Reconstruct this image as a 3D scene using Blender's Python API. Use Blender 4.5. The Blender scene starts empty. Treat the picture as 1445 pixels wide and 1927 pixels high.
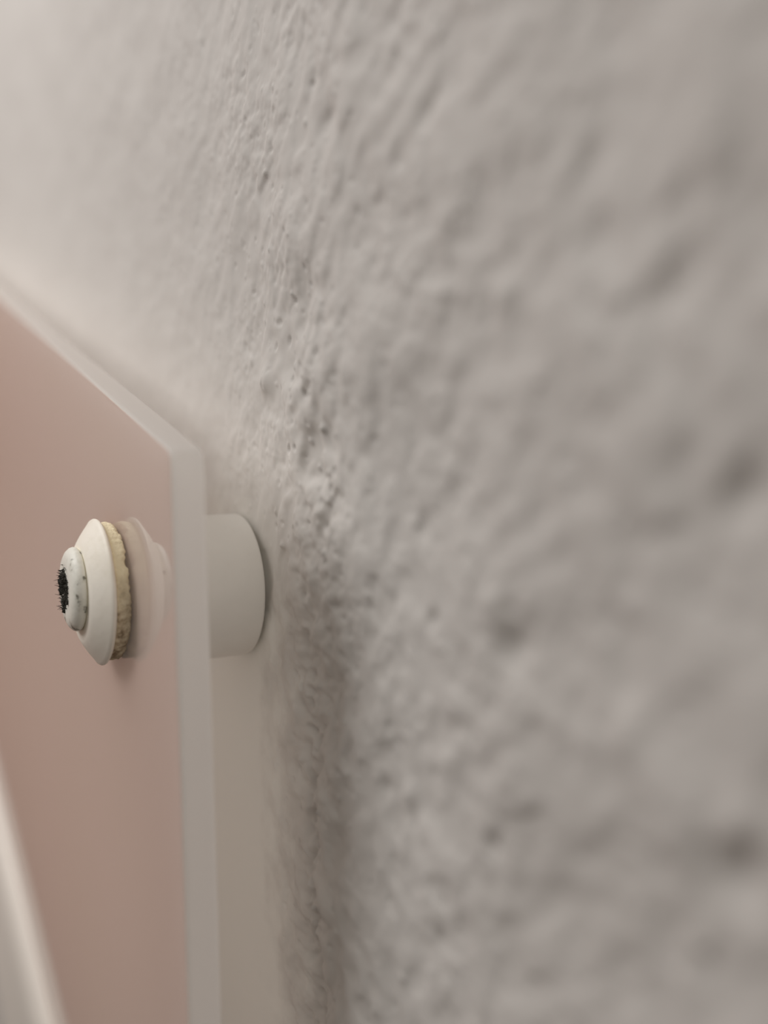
import bpy, bmesh, math, random
import numpy as np
from mathutils import Matrix, Vector

# ------------------------------------------------------------------ camera, world, light
S = 0.001                     # everything below is laid out in millimetres
BASE_Z = 1.5                  # height of the sign's fixing region above the floor, metres
sc = bpy.context.scene
C = sc.collection

cam_d = bpy.data.cameras.new('camera')
cam = bpy.data.objects.new('camera', cam_d); C.objects.link(cam)
right = Vector((-0.48636863, -0.87344229, -0.02332651))
up = Vector((0.02471213, -0.04043714, 0.99887644))
back = Vector((-0.87340418, 0.48524572, 0.04125198))
rot = Matrix((right, up, back)).transposed().to_4x4()
cam.matrix_world = Matrix.Translation((0, 0.035, BASE_Z)) @ rot
cam_d.sensor_fit = 'AUTO'; cam_d.sensor_width = 36
cam_d.lens = 36 * 1800 / 1927
cam_d.clip_start = 0.002; cam_d.clip_end = 50
cam_d.dof.use_dof = True
cam_d.dof.focus_distance = 0.0905
cam_d.dof.aperture_fstop = 9.2
sc.camera = cam

w = bpy.data.worlds.new('room_light'); sc.world = w; w.use_nodes = True
nt = w.node_tree; bg = nt.nodes['Background']
tc = nt.nodes.new('ShaderNodeTexCoord')
def lobe(direction, lo, hi):
    """0..1 by how far a sky direction leans towards the given one"""
    d = nt.nodes.new('ShaderNodeVectorMath'); d.operation = 'DOT_PRODUCT'
    d.inputs[1].default_value = Vector(direction).normalized()
    nt.links.new(tc.outputs['Generated'], d.inputs[0])
    m = nt.nodes.new('ShaderNodeMapRange'); m.interpolation_type = 'SMOOTHSTEP'
    m.inputs[1].default_value = lo; m.inputs[2].default_value = hi
    nt.links.new(d.outputs['Value'], m.inputs[0]); return m.outputs[0]
def blend(fac, a, b):
    m = nt.nodes.new('ShaderNodeMix'); m.data_type = 'RGBA'
    nt.links.new(fac, m.inputs[0])
    for k, c in ((6, a), (7, b)):
        if isinstance(c, tuple): m.inputs[k].default_value = (*c, 1)
        else: nt.links.new(c, m.inputs[k])
    return m.outputs[2]
base = blend(lobe((0.3, 0.1, 1), -0.7, 0.9), (0.17, 0.13, 0.10), (0.82, 0.77, 0.72))      # floor to ceiling
room = blend(lobe((0.93, 0.36, -0.05), 0.72, 0.96), base, (1.0, 0.60, 0.46))              # the salmon far end of the room
room = blend(lobe((-1, 0.04, 0.40), 0.80, 0.97), room, (4.2, 4.0, 3.7))                      # added fill glow along the wall, from behind the camera
nt.links.new(room, bg.inputs[0])
bg.inputs[1].default_value = 0.27

def area(name, loc, target, size, power, color):
    l = bpy.data.lights.new(name, 'AREA'); l.shape = 'SQUARE'; l.size = size; l.energy = power; l.color = color
    o = bpy.data.objects.new(name, l); C.objects.link(o); o.location = loc
    o.rotation_euler = (Vector(target) - Vector(loc)).to_track_quat('-Z', 'Y').to_euler()
    return o
area('window_light', (0.21, 0.235, BASE_Z + 0.235), (0.10, 0, BASE_Z), 0.20, 0.74, (1.0, 0.975, 0.96))

sc.view_settings.view_transform = 'Standard'
sc.view_settings.look = 'None'
sc.view_settings.gamma = 1
sc.view_settings.use_curve_mapping = False
sc.view_settings.exposure = 0.25
sc.cycles.max_bounces = 16; sc.cycles.diffuse_bounces = 10; sc.cycles.transmission_bounces = 12

# ------------------------------------------------------------------ helpers
rng = np.random.default_rng(11)
random.seed(5)

def mat(name, color, rough=0.6, **kw):
    m = bpy.data.materials.new(name); m.use_nodes = True
    b = m.node_tree.nodes['Principled BSDF']
    b.inputs['Base Color'].default_value = (*color, 1); b.inputs['Roughness'].default_value = rough
    for k, v in kw.items():
        b.inputs[k.replace('_', ' ')].default_value = v
    return m

def noise_color(m, stops, scale, detail=4, rough=0.6, bump=0, bump_scale=None, dist=0.00005):
    """colour mottling and fine relief in object space (metres)"""
    nt = m.node_tree; b = nt.nodes['Principled BSDF']
    t = nt.nodes.new('ShaderNodeTexCoord')
    n = nt.nodes.new('ShaderNodeTexNoise'); n.inputs['Scale'].default_value = scale
    n.inputs['Detail'].default_value = detail; n.inputs['Roughness'].default_value = rough
    nt.links.new(t.outputs['Object'], n.inputs['Vector'])
    r = nt.nodes.new('ShaderNodeValToRGB')
    e = r.color_ramp.elements
    while len(e) < len(stops): e.new(0.5)
    for i, (p, c) in enumerate(stops):
        e[i].position = p; e[i].color = (*c, 1)
    nt.links.new(n.outputs['Fac'], r.inputs[0]); nt.links.new(r.outputs[0], b.inputs['Base Color'])
    if bump:
        n2 = nt.nodes.new('ShaderNodeTexNoise'); n2.inputs['Scale'].default_value = bump_scale or scale
        n2.inputs['Detail'].default_value = 5
        nt.links.new(t.outputs['Object'], n2.inputs['Vector'])
        bp = nt.nodes.new('ShaderNodeBump'); bp.inputs['Strength'].default_value = bump
        bp.inputs['Distance'].default_value = dist
        nt.links.new(n2.outputs['Fac'], bp.inputs['Height']); nt.links.new(bp.outputs[0], b.inputs['Normal'])

def link(name, verts, faces, material, parent=None, loc=(0, 0, 0), smooth=True, local=True):
    """verts in mm; loc in mm relative to the sign's fixing region"""
    me = bpy.data.meshes.new(name)
    v = np.asarray(verts, dtype=float) * S
    me.from_pydata(v.tolist(), [], faces); me.materials.append(material)
    if smooth: me.polygons.foreach_set('use_smooth', [True] * len(me.polygons))
    me.update()
    o = bpy.data.objects.new(name, me); C.objects.link(o)
    if parent: o.parent = parent; o.location = [c * S for c in loc]
    else: o.location = (loc[0] * S, loc[1] * S, BASE_Z + loc[2] * S)
    bm = bmesh.new(); bm.from_mesh(me); bmesh.ops.recalc_face_normals(bm, faces=bm.faces); bm.to_mesh(me); bm.free()
    return o

def empty(name, loc, label, cat):
    o = bpy.data.objects.new(name, None); C.objects.link(o); o.empty_display_size = 0.005
    o.location = (loc[0] * S, loc[1] * S, BASE_Z + loc[2] * S)
    o['label'] = label; o['category'] = cat
    return o

def lathe(profile, seg=128, warp=None):
    """profile of (radius, distance along +Y); closed on the axis. warp(angle, i, r, d) -> (r, d)"""
    vs, fs = [], []
    n = len(profile)
    for k in range(seg):
        a = 2 * math.pi * k / seg
        for i, (r, d) in enumerate(profile):
            if warp: r, d = warp(a, i, r, d)
            vs.append((r * math.cos(a), d, r * math.sin(a)))
    for k in range(seg):
        k2 = (k + 1) % seg
        for i in range(n - 1):
            fs.append((k * n + i, k * n + i + 1, k2 * n + i + 1, k2 * n + i))
    c0 = len(vs); vs.append((0, profile[0][1], 0))
    c1 = len(vs); vs.append((0, profile[-1][1], 0))
    for k in range(seg):
        k2 = (k + 1) % seg
        fs.append((c0, k * n, k2 * n)); fs.append((c1, k2 * n + n - 1, k * n + n - 1))
    return vs, fs

# ------------------------------------------------------------------ the plaster wall
N = 1024; PER = 256.0            # periodic height fields, 0.25 mm per sample
fx = np.fft.fftfreq(N, PER / N)
FX, FZ = np.meshgrid(fx, fx, indexing='ij')
def band(lo, hi, seed, an=1.0, ang=0.0):
    """random relief whose wavelengths lie between lo and hi mm"""
    r = np.random.default_rng(seed).standard_normal((N, N))
    ca, sa = math.cos(ang), math.sin(ang)
    u = (FX * ca + FZ * sa) * an; v = (-FX * sa + FZ * ca)
    k = np.sqrt(u * u + v * v)
    f = np.exp(-(k * lo) ** 2) * (1 - np.exp(-(k * hi) ** 2))
    h = np.real(np.fft.ifft2(np.fft.fft2(r) * f))
    return h / h.std()
def sample(h, X, Z):
    u = (X / PER * N) % N; v = (Z / PER * N) % N
    i = np.floor(u).astype(int); j = np.floor(v).astype(int); a = u - i; b = v - j
    i %= N; j %= N
    i2 = (i + 1) % N; j2 = (j + 1) % N
    return h[i, j] * (1 - a) * (1 - b) + h[i2, j] * a * (1 - b) + h[i, j2] * (1 - a) * b + h[i2, j2] * a * b

def spread(fine0, fine1, step, lo, hi, grow):
    mid = list(np.arange(fine0, fine1, step))
    a, s = [], step; x = fine0
    while x > lo: s *= grow; x -= s; a.append(x)
    b, s = [], step; x = mid[-1]
    while x < hi: s *= grow; x += s; b.append(x)
    return np.array(a[::-1] + mid + b)
gx = spread(26, 112, 0.17, -500, 1100, 1.012)
gz = spread(-62, 38, 0.19, -1200, 900, 1.012)
GX, GZ = np.meshgrid(gx, gz, indexing='ij')
A = band(3.0, 9.0, 1, 1.2, math.radians(-50))
B = band(1.2, 3.2, 2, 1.0, math.radians(-50))
D = band(0.5, 1.2, 3)
E = band(14, 40, 4)
K = band(1.3, 3.0, 6)
def relief(X, Z):
    a = sample(A, X, Z)
    b = sample(B, X, Z); e = sample(E, X, Z)
    patch = 0.55 + 0.45 * np.tanh(sample(E, X + 90, Z + 40))      # the roller left it rougher in places
    pk = sample(K, X, Z)
    h = 0.14 * np.tanh(a * 0.8) - 0.14 * np.clip(pk - 1.5, 0, 1.0) + 0.13 * np.clip(-pk - 1.7, 0, 1.2) + patch * (0.038 * np.where(b < 0, 1.3 * b, 0.6 * b) + 0.013 * sample(D, X, Z)) + 0.18 * e
    # the wall was left smoother behind the sign
    sm = 1 / (1 + np.exp(-(X - 87) / 1.6)) / (1 + np.exp((Z + 4) / 3.0))
    far = 1 / (1 + np.exp(-(X - 90) / 4.0))
    # rougher, crumbly strip where the sign was fitted close to fresh plaster
    strip = np.exp(-((X - 77) / 6.0) ** 2) / (1 + np.exp((Z - 12) / 4.0))
    h = h * (1 - 0.8 * sm) * (1 - 0.45 * far) * (1 + 1.5 * strip)
    return h
H = relief(GX, GZ)
pits = [(47.1, -10.8, 1.5, .75), (56.3, -10.3, .7, .45), (30.1, -18.7, 1.6, .5), (29.4, -1.1, 1.3, .4), (33.8, 8.5, 1.3, .35),
        (79.9, 9.3, 1.2, .35), (56.0, 24.2, 1.3, .4), (73.9, 32.8, 1.2, .25), (71.0, 29.2, 1.5, .35), (57.8, -4.2, 1.0, .25),
        (33.1, 0.2, 1.0, .2), (39.6, 16.4, 1.4, .25), (38.8, 12.2, 1.0, .2), (35.1, -20.3, .9, .3), (56.2, -33.0, 1.0, .3),
        (49.6, 9.5, 1.0, .2), (49.5, -24.0, .8, .35), (64.2, -24.3, .9, .3)]
bumps = [(85.7, 8.8, 1.2, .45), (74.7, 11.2, 1.6, .4), (34.3, 10.5, 1.4, .35), (47.3, 10.7, 1.2, .35), (54.9, -0.1, 1.3, .3),
         (31.0, 13.9, 1.3, .3), (49.0, -8.5, 1.1, .4), (30.4, -16.6, 1.0, .3), (52.9, 16.9, 1.2, .25), (60.2, -24.0, 1.2, .35),
         (37.3, -14.0, 1.3, .2), (74.5, -3.1, 1.0, .2), (55.0, -19.9, 1.2, .25)]
for lst, sg in ((pits, -1), (bumps, 1)):
    for x, z, r, a in lst:
        u = (GX - x) * 0.8 + (GZ - z) * 0.6; v = -(GX - x) * 0.6 + (GZ - z) * 0.8
        H += sg * 1.2 * a * np.exp(-(u * u / (0.8 * r * r) + v * v / (1.3 * r * r)))
# shallow rough crease, added to darken the plaster under the sign's edge
cx = 78.2 + 0.8 * sample(A, GX * 0 + 5, GZ) * 0.5 + 0.5 * sample(B, GX * 0 + 5, GZ) * 0.5
H -= (0.7 + 0.3 * sample(B, GX, GZ)) * np.exp(-((GX - cx) / (1.9)) ** 2) / (1 + np.exp((GZ + 12) / 4))
nx, nz = GX.shape
V = np.stack([GX, H, GZ], -1).reshape(-1, 3)
idx = np.arange(nx * nz).reshape(nx, nz)
F = np.stack([idx[:-1, :-1], idx[:-1, 1:], idx[1:, 1:], idx[1:, :-1]], -1).reshape(-1, 4)
# sides and back make it a solid slab 100 mm thick
ring = np.concatenate([idx[:, 0], idx[-1, 1:], idx[-2::-1, -1], idx[0, -2:0:-1]])
nb = len(ring); off = len(V)
Vb = V[ring].copy(); Vb[:, 1] = -100
V = np.concatenate([V, Vb])
nr = np.roll(np.arange(nb), -1)
F2 = np.stack([ring, ring[nr], off + nr, off + np.arange(nb)], -1)
me = bpy.data.meshes.new('wall_right')
me.vertices.add(len(V)); me.vertices.foreach_set('co', (V * S).ravel())
Fa = np.concatenate([F, F2])
loops = np.concatenate([Fa.ravel(), off + np.arange(nb)[::-1]])
starts = np.concatenate([np.arange(len(Fa)) * 4, [len(Fa) * 4]])
me.loops.add(len(loops)); me.loops.foreach_set('vertex_index', loops.astype(np.int32))
me.polygons.add(len(starts)); me.polygons.foreach_set('loop_start', starts.astype(np.int32))
sm = np.ones(len(starts), dtype=bool); sm[len(F):] = False
me.polygons.foreach_set('use_smooth', sm)
me.update(calc_edges=True); me.validate()
wall = bpy.data.objects.new('wall_right', me); C.objects.link(wall)
wall.location = (0, 0, BASE_Z); wall['kind'] = 'structure'
wm = mat('white_wall_paint', (0.70, 0.665, 0.64), 0.7, Specular_IOR_Level=0.25)
noise_color(wm, [(0.3, (0.575, 0.55, 0.52)), (0.7, (0.61, 0.585, 0.555))], 60, bump=0.25, bump_scale=1400, dist=0.00006)
def pale_patch(m):
    """smooth pale filler plaster with a ragged border, left behind the sign's lower part"""
    nt = m.node_tree; b = nt.nodes['Principled BSDF']; L = nt.links.new
    def math_(op, a, bb=None, c=None):
        n = nt.nodes.new('ShaderNodeMath'); n.operation = op
        for k, q in enumerate((a, bb, c)):
            if q is None: continue
            if isinstance(q, (int, float)): n.inputs[k].default_value = q
            else: L(q, n.inputs[k])
        return n.outputs[0]
    t = nt.nodes.new('ShaderNodeTexCoord'); sep = nt.nodes.new('ShaderNodeSeparateXYZ'); L(t.outputs['Object'], sep.inputs[0])
    n = nt.nodes.new('ShaderNodeTexNoise'); n.inputs['Scale'].default_value = 220; n.inputs['Detail'].default_value = 6
    L(t.outputs['Object'], n.inputs['Vector'])
    wob = math_('MULTIPLY_ADD', n.outputs['Fac'], 0.020, -0.010)
    def edge(v, lo, hi):
        q = nt.nodes.new('ShaderNodeMapRange'); q.interpolation_type = 'SMOOTHSTEP'
        q.inputs[1].default_value = lo; q.inputs[2].default_value = hi; L(v, q.inputs[0]); return q.outputs[0]
    ex = edge(math_('ADD', sep.outputs['X'], wob), 0.0795, 0.0905)
    ez = math_('SUBTRACT', 1.0, edge(math_('ADD', sep.outputs['Z'], wob), -0.012, 0.004))
    mx = nt.nodes.new('ShaderNodeMix'); mx.data_type = 'RGBA'
    L(math_('MULTIPLY', ex, ez), mx.inputs[0]); L(b.inputs['Base Color'].links[0].from_socket, mx.inputs[6])
    mx.inputs[7].default_value = (0.78, 0.77, 0.73, 1)
    L(mx.outputs[2], b.inputs['Base Color'])
pale_patch(wm)
me.materials.append(wm)

# ------------------------------------------------------------------ the sign panel
YB, YF = 10.2, 13.0            # back and front of the sheet, mm from the wall
def offset_poly(P, d):
    """inset a counter-clockwise polygon by d"""
    out = []; n = len(P)
    for i in range(n):
        a, b, c = np.array(P[i - 1]), np.array(P[i]), np.array(P[(i + 1) % n])
        e1 = (b - a) / np.linalg.norm(b - a); e2 = (c - b) / np.linalg.norm(c - b)
        n1 = np.array([-e1[1], e1[0]]); n2 = np.array([-e2[1], e2[0]])
        m = n1 + n2; m /= m @ n1
        out.append(tuple(b + m * d))
    return out
def slab(P, y0, y1, bev, steps=3, open_front=False, open_back=False):
    vs, fs = [], []; n = len(P); rings = []
    prof = [(bev * (1 - math.sin(t)), bev * (1 - math.cos(t))) for t in np.linspace(0, math.pi / 2, steps + 1)]
    seq = [(i, y0 + y) for i, y in prof] + [(i, y1 - y) for i, y in prof[::-1]]
    for ins, y in seq:
        Q = offset_poly(P, ins); rings.append(len(vs)); vs += [(x, y, z) for x, z in Q]
    for a, b in zip(rings, rings[1:]):
        for i in range(n):
            j = (i + 1) % n; fs.append((a + i, a + j, b + j, b + i))
    if not open_back: fs.append(tuple(range(rings[0], rings[0] + n))[::-1])
    if not open_front: fs.append(tuple(range(rings[-1], rings[-1] + n)))
    return vs, fs

# outline in the wall's plane (x along the wall, z up): upright near edge, sloping top edge, softly rounded corner
sl = (29.07 - 2.03) / (164.5 - 74.0)
def rounded(P, rads):
    out = []; n = len(P)
    for i in range(n):
        a, b, c = (np.array(P[i - 1], float), np.array(P[i], float), np.array(P[(i + 1) % n], float))
        r = rads[i]; d1 = (a - b) / np.linalg.norm(a - b); d2 = (c - b) / np.linalg.norm(c - b)
        for t in np.linspace(0, 1, 9):
            p = (1 - t) ** 2 * (b + d1 * r) + 2 * t * (1 - t) * b + t * t * (b + d2 * r)
            out.append(tuple(p))
    return out
corner = [(74.0, 2.1), (74.2, -120), (380, -120 + 306 * sl), (380, 2.1 + 306 * sl)]
outline = rounded(corner, [1.1, 1.5, 1.5, 1.5])
ar = sum(outline[i - 1][0] * outline[i][1] - outline[i][0] * outline[i - 1][1] for i in range(len(outline)))
if ar < 0: outline = outline[::-1]

def translucent(m, weight, color, gloss=None):
    """let part of the light pass through a sheet, scattered; gloss = (ior, roughness) of a clear outer coat"""
    nt = m.node_tree; b = nt.nodes['Principled BSDF']; out = nt.nodes['Material Output']
    t = nt.nodes.new('ShaderNodeBsdfTranslucent'); t.inputs[0].default_value = (*color, 1)
    mx = nt.nodes.new('ShaderNodeMixShader'); mx.inputs[0].default_value = weight
    nt.links.new(b.outputs[0], mx.inputs[1]); nt.links.new(t.outputs[0], mx.inputs[2])
    res = mx.outputs[0]
    if gloss:
        g = nt.nodes.new('ShaderNodeBsdfAnisotropic'); g.inputs['Roughness'].default_value = gloss[1]
        g.inputs['Color'].default_value = (1, 1, 1, 1)
        fr = nt.nodes.new('ShaderNodeFresnel'); fr.inputs['IOR'].default_value = gloss[0]
        geo = nt.nodes.new('ShaderNodeNewGeometry')
        front = nt.nodes.new('ShaderNodeMath'); front.operation = 'SUBTRACT'; front.inputs[0].default_value = 1
        nt.links.new(geo.outputs['Backfacing'], front.inputs[1])
        f = nt.nodes.new('ShaderNodeMath'); f.operation = 'MULTIPLY'
        nt.links.new(fr.outputs[0], f.inputs[0]); nt.links.new(front.outputs[0], f.inputs[1])
        m2 = nt.nodes.new('ShaderNodeMixShader')
        nt.links.new(f.outputs[0], m2.inputs[0]); nt.links.new(res, m2.inputs[1]); nt.links.new(g.outputs[0], m2.inputs[2])
        res = m2.outputs[0]
    nt.links.new(res, out.inputs['Surface'])
acrylic = mat('opal_acrylic', (0.93, 0.915, 0.90), 0.5, Specular_IOR_Level=0.3)
translucent(acrylic, 0.78, (0.98, 0.975, 0.955))
pink = mat('gloss_pink_face', (0.47, 0.285, 0.23), 0.6, Specular_IOR_Level=0.0)
noise_color(pink, [(0.35, (0.78, 0.595, 0.525)), (0.65, (0.80, 0.60, 0.545))], 28, detail=2)
translucent(pink, 0.60, (0.98, 0.95, 0.92), (1.55, 0.055))

panel = empty('sign_panel', (74, YB, -10), 'glossy pink sign panel with a pale translucent edge, standing off the rough white plaster wall', 'sign')
def on_panel(name, vf, m, smooth=False):
    vs = [(x - 74, y - YB, z + 10) for x, y, z in vf[0]]
    return link(name, vs, vf[1], m, panel, smooth=smooth)
on_panel('acrylic_sheet', slab(outline, YB, YF - 0.12, 0.25, open_front=True), acrylic)
on_panel('pink_face', slab(offset_poly(outline, 0.22), YF - 0.13, YF, 0.05, open_back=True), pink)

# raised cream band on the face, parallel to the sloping top edge
cream = mat('cream_band_plastic', (0.90, 0.83, 0.76), 0.5)
def bandbar():
    # rounded bar cross-section swept along the slope direction
    d = np.array([1, sl]); d /= np.linalg.norm(d); nrm = np.array([-d[1], d[0]])
    top0 = np.array([131.8, -79.0]); W, HH = 34.0, 2.4
    prof = []
    prof = [(-6.0 * (1 - math.cos(t)), HH * math.sin(t)) for t in np.linspace(0, math.pi / 2, 17)]
    prof += [(-W + 6.0 * (1 - math.cos(t)), HH * math.sin(t)) for t in np.linspace(math.pi / 2, 0, 9)]
    vs, fs = [], []
    S0, S1 = -50, 240; k = len(prof)
    for s in (S0, S1):
        for u, h in prof:
            p = top0 + d * s + nrm * u
            vs.append((p[0], YF + h, p[1]))
    for i in range(k):
        j = (i + 1) % k; fs.append((i, j, k + j, k + i))
    fs.append(tuple(range(k))); fs.append(tuple(range(2 * k - 1, k - 1, -1)))
    return vs, fs
b = on_panel('raised_band', bandbar(), cream, True)
b['label'] = 'raised cream band crossing the pink face'

# ------------------------------------------------------------------ the spacer behind the sheet
AX, AZ = 93.4, -10.8
white_pl = mat('white_spacer_plastic', (0.66, 0.625, 0.57), 0.55)
noise_color(white_pl, [(0.3, (0.79, 0.765, 0.72)), (0.7, (0.82, 0.795, 0.75))], 300, bump=0.15, bump_scale=3000, dist=0.00003)
sp = [(6.9, 0.45), (7.15, 0.55), (7.25, 0.8), (7.25, 9.9), (7.15, 10.2)]
prof = [(0.6, 0.45)] + sp + [(0.6, 10.2)]
v, f = lathe(prof, 160)
spacer = link('standoff_spacer', v, f, white_pl, None, (AX - 0.3, 0, AZ - 0.3))
spacer['label'] = 'off-white plastic spacer cylinder between the plaster wall and the back of the sign panel'
spacer['category'] = 'spacer'

# ------------------------------------------------------------------ the screw cap on the face
cap = empty('screw_cap', (AX, YF, AZ), 'stepped off-white screw cap with yellowed crumbling backing, on the pink panel face', 'screw cap')
body_m = mat('aged_white_plastic', (0.70, 0.64, 0.54), 0.5)
noise_color(body_m, [(0.3, (0.82, 0.76, 0.63)), (0.5, (0.93, 0.88, 0.78)), (0.75, (0.95, 0.91, 0.82))], 160, bump=0.4, bump_scale=1500, dist=0.00008)
foam_m = mat('yellowed_foam', (0.6, 0.5, 0.3), 0.9)
noise_color(foam_m, [(0.36, (0.26, 0.19, 0.12)), (0.50, (0.55, 0.45, 0.31)), (0.66, (0.74, 0.65, 0.48))], 1300, detail=6, bump=0.9, bump_scale=2200, dist=0.0002)
def clean_top(m, color):
    """the lower part of the foam is stained and spongy, its top still clean and cream"""
    nt = m.node_tree; b = nt.nodes['Principled BSDF']
    t = nt.nodes.new('ShaderNodeTexCoord'); sep = nt.nodes.new('ShaderNodeSeparateXYZ')
    nt.links.new(t.outputs['Object'], sep.inputs[0])
    n = nt.nodes.new('ShaderNodeTexNoise'); n.inputs['Scale'].default_value = 500
    nt.links.new(t.outputs['Object'], n.inputs['Vector'])
    ad = nt.nodes.new('ShaderNodeMath'); ad.operation = 'MULTIPLY_ADD'
    nt.links.new(n.outputs['Fac'], ad.inputs[0]); ad.inputs[1].default_value = 0.006
    nt.links.new(sep.outputs['Z'], ad.inputs[2])
    mr = nt.nodes.new('ShaderNodeMapRange'); mr.inputs[1].default_value = 0.0015; mr.inputs[2].default_value = 0.0055
    nt.links.new(ad.outputs[0], mr.inputs[0])
    old = b.inputs['Base Color'].links[0].from_socket
    mx = nt.nodes.new('ShaderNodeMix'); mx.data_type = 'RGBA'
    nt.links.new(mr.outputs[0], mx.inputs[0]); nt.links.new(old, mx.inputs[6]); mx.inputs[7].default_value = (*color, 1)
    nt.links.new(mx.outputs[2], b.inputs['Base Color'])
clean_top(foam_m, (0.90, 0.80, 0.56))
button_m = mat('grey_white_plastic', (0.55, 0.53, 0.46), 0.45)
noise_color(button_m, [(0.35, (0.20, 0.19, 0.15)), (0.395, (0.74, 0.73, 0.65)), (0.5, (0.85, 0.84, 0.76))], 520, detail=3, bump=0.4, bump_scale=1800, dist=0.0001)
dirt_m = mat('dark_lint', (0.035, 0.032, 0.025), 0.95)

pr = [(0.5, 1.5), (6.5, 1.5), (6.85, 1.55), (7.0, 1.68), (7.03, 1.8), (6.95, 1.95), (6.7, 2.12), (6.3, 2.42), (5.7, 2.84), (5.1, 3.2), (4.75, 3.38), (4.5, 3.45), (4.0, 3.47), (0.5, 3.47)]
v, f = lathe(pr, 160)
link('washer', v, f, body_m, cap)

def n1(a, seed):
    r = random.Random(seed); s = 0
    for k in (5, 9, 14, 23, 37, 61):
        s += math.sin(k * a + r.random() * 6.28) / (k ** 0.45)
    return s
def foam_warp(a, i, r, d):
    # torn edge: the side against the sheet is ragged over the upper half, thick below
    upper = 0.5 + 0.5 * math.sin(a)
    t = max(0.0, min(1.0, (1.6 - d) / 1.6))
    tear = (0.12 + 0.34 * abs(n1(a, 3))) * (0.3 + 0.7 * upper)
    rr = r + (0.10 * n1(a * 1.0 + d, 8 + i % 3)) * (0.4 + 0.6 * t)
    dd = d + tear * t * 0.9 if 0 < i < 9 else d
    return rr, dd
fp = [(5.2, 0.02), (5.9, 0.02), (6.25, 0.03), (6.45, 0.12), (6.55, 0.3), (6.6, 0.55), (6.62, 0.8), (6.6, 1.1), (6.6, 1.35), (6.5, 1.5)]
fp = [(4.9, 0.0)] + fp[1:] + [(4.9, 1.5)]
v, f = lathe(fp, 360, foam_warp)
fo = link('foam_backing', v, f, foam_m, cap)
fo['label'] = 'yellow brown crumbling foam ring'

bp = [(0.5, 3.42), (3.4, 3.42), (3.78, 3.5), (3.97, 3.68), (4.0, 3.9), (3.92, 4.15), (3.65, 4.45), (3.2, 4.68), (2.5, 4.8), (1.6, 4.8), (0.6, 4.6)]
def bwarp(a, i, r, d):
    return r * (1 + 0.006 * math.sin(3 * a + 1)), d
v, f = lathe(bp, 128, bwarp)
bt = link('button', v, f, button_m, cap, (0, 0, 0.45))
bt['label'] = 'small grey-white domed button with worn spots'

# lint and dirt packed into the button's front
def lint():
    r = random.Random(9); vs, fs = [], []
    def clump(c, rad, h, m=11):
        b0 = len(vs)
        for k in range(m):
            a = 2 * math.pi * k / m; q = rad * r.uniform(0.6, 1.15)
            vs.append((c[0] + q * math.cos(a), 4.72, c[1] + q * math.sin(a)))
        for k in range(m):
            a = 2 * math.pi * k / m; q = rad * r.uniform(0.35, 0.8)
            vs.append((c[0] + q * math.cos(a), 4.72 + h * r.uniform(0.6, 1.3), c[1] + q * math.sin(a)))
        vs.append((c[0], 4.72 + h * r.uniform(0.7, 1.2), c[1]))
        for k in range(m):
            j = (k + 1) % m
            fs.append((b0 + k, b0 + j, b0 + m + j, b0 + m + k)); fs.append((b0 + m + k, b0 + m + j, b0 + 2 * m))
        fs.append(tuple(range(b0 + m - 1, b0 - 1, -1)))
    for k in range(34):
        a = r.uniform(0, 6.28); q = 2.1 * math.sqrt(r.random())
        clump((q * math.cos(a) * 0.9, q * math.sin(a)), r.uniform(0.22, 0.5), r.uniform(0.12, 0.42))
    for k in range(70):          # short stiff fibres
        a = r.uniform(0, 6.28); q = 2.3 * math.sqrt(r.random())
        p = np.array([q * math.cos(a) * 0.9, 4.75, q * math.sin(a)])
        dr = np.array([r.uniform(-1, 1), r.uniform(0.4, 1.4), r.uniform(-1, 1)]); dr /= np.linalg.norm(dr)
        L = r.uniform(0.3, 0.85); sd = np.cross(dr, [r.random(), r.random(), 1]); sd /= np.linalg.norm(sd); s2 = np.cross(dr, sd)
        bend = sd * r.uniform(-.25, .25) * L
        b0 = len(vs)
        for t, wd in ((0, .05), (.5, .04), (1, .012)):
            c = p + dr * L * t + bend * t * t
            for kk in range(3):
                an = kk * 2.094; vs.append(tuple(c + (sd * math.cos(an) + s2 * math.sin(an)) * wd))
        for q_ in (0, 3):
            for kk in range(3):
                j = (kk + 1) % 3; fs.append((b0 + q_ + kk, b0 + q_ + j, b0 + q_ + 3 + j, b0 + q_ + 3 + kk))
        fs.append((b0 + 2, b0 + 1, b0)); fs.append((b0 + 6, b0 + 7, b0 + 8))
    return vs, fs
v, f = lint()
li = link('lint', v, f, dirt_m, cap, (0, 0, 0.5), smooth=False)
li['label'] = 'dark bristly lint stuck in the middle'; li['kind'] = 'stuff'
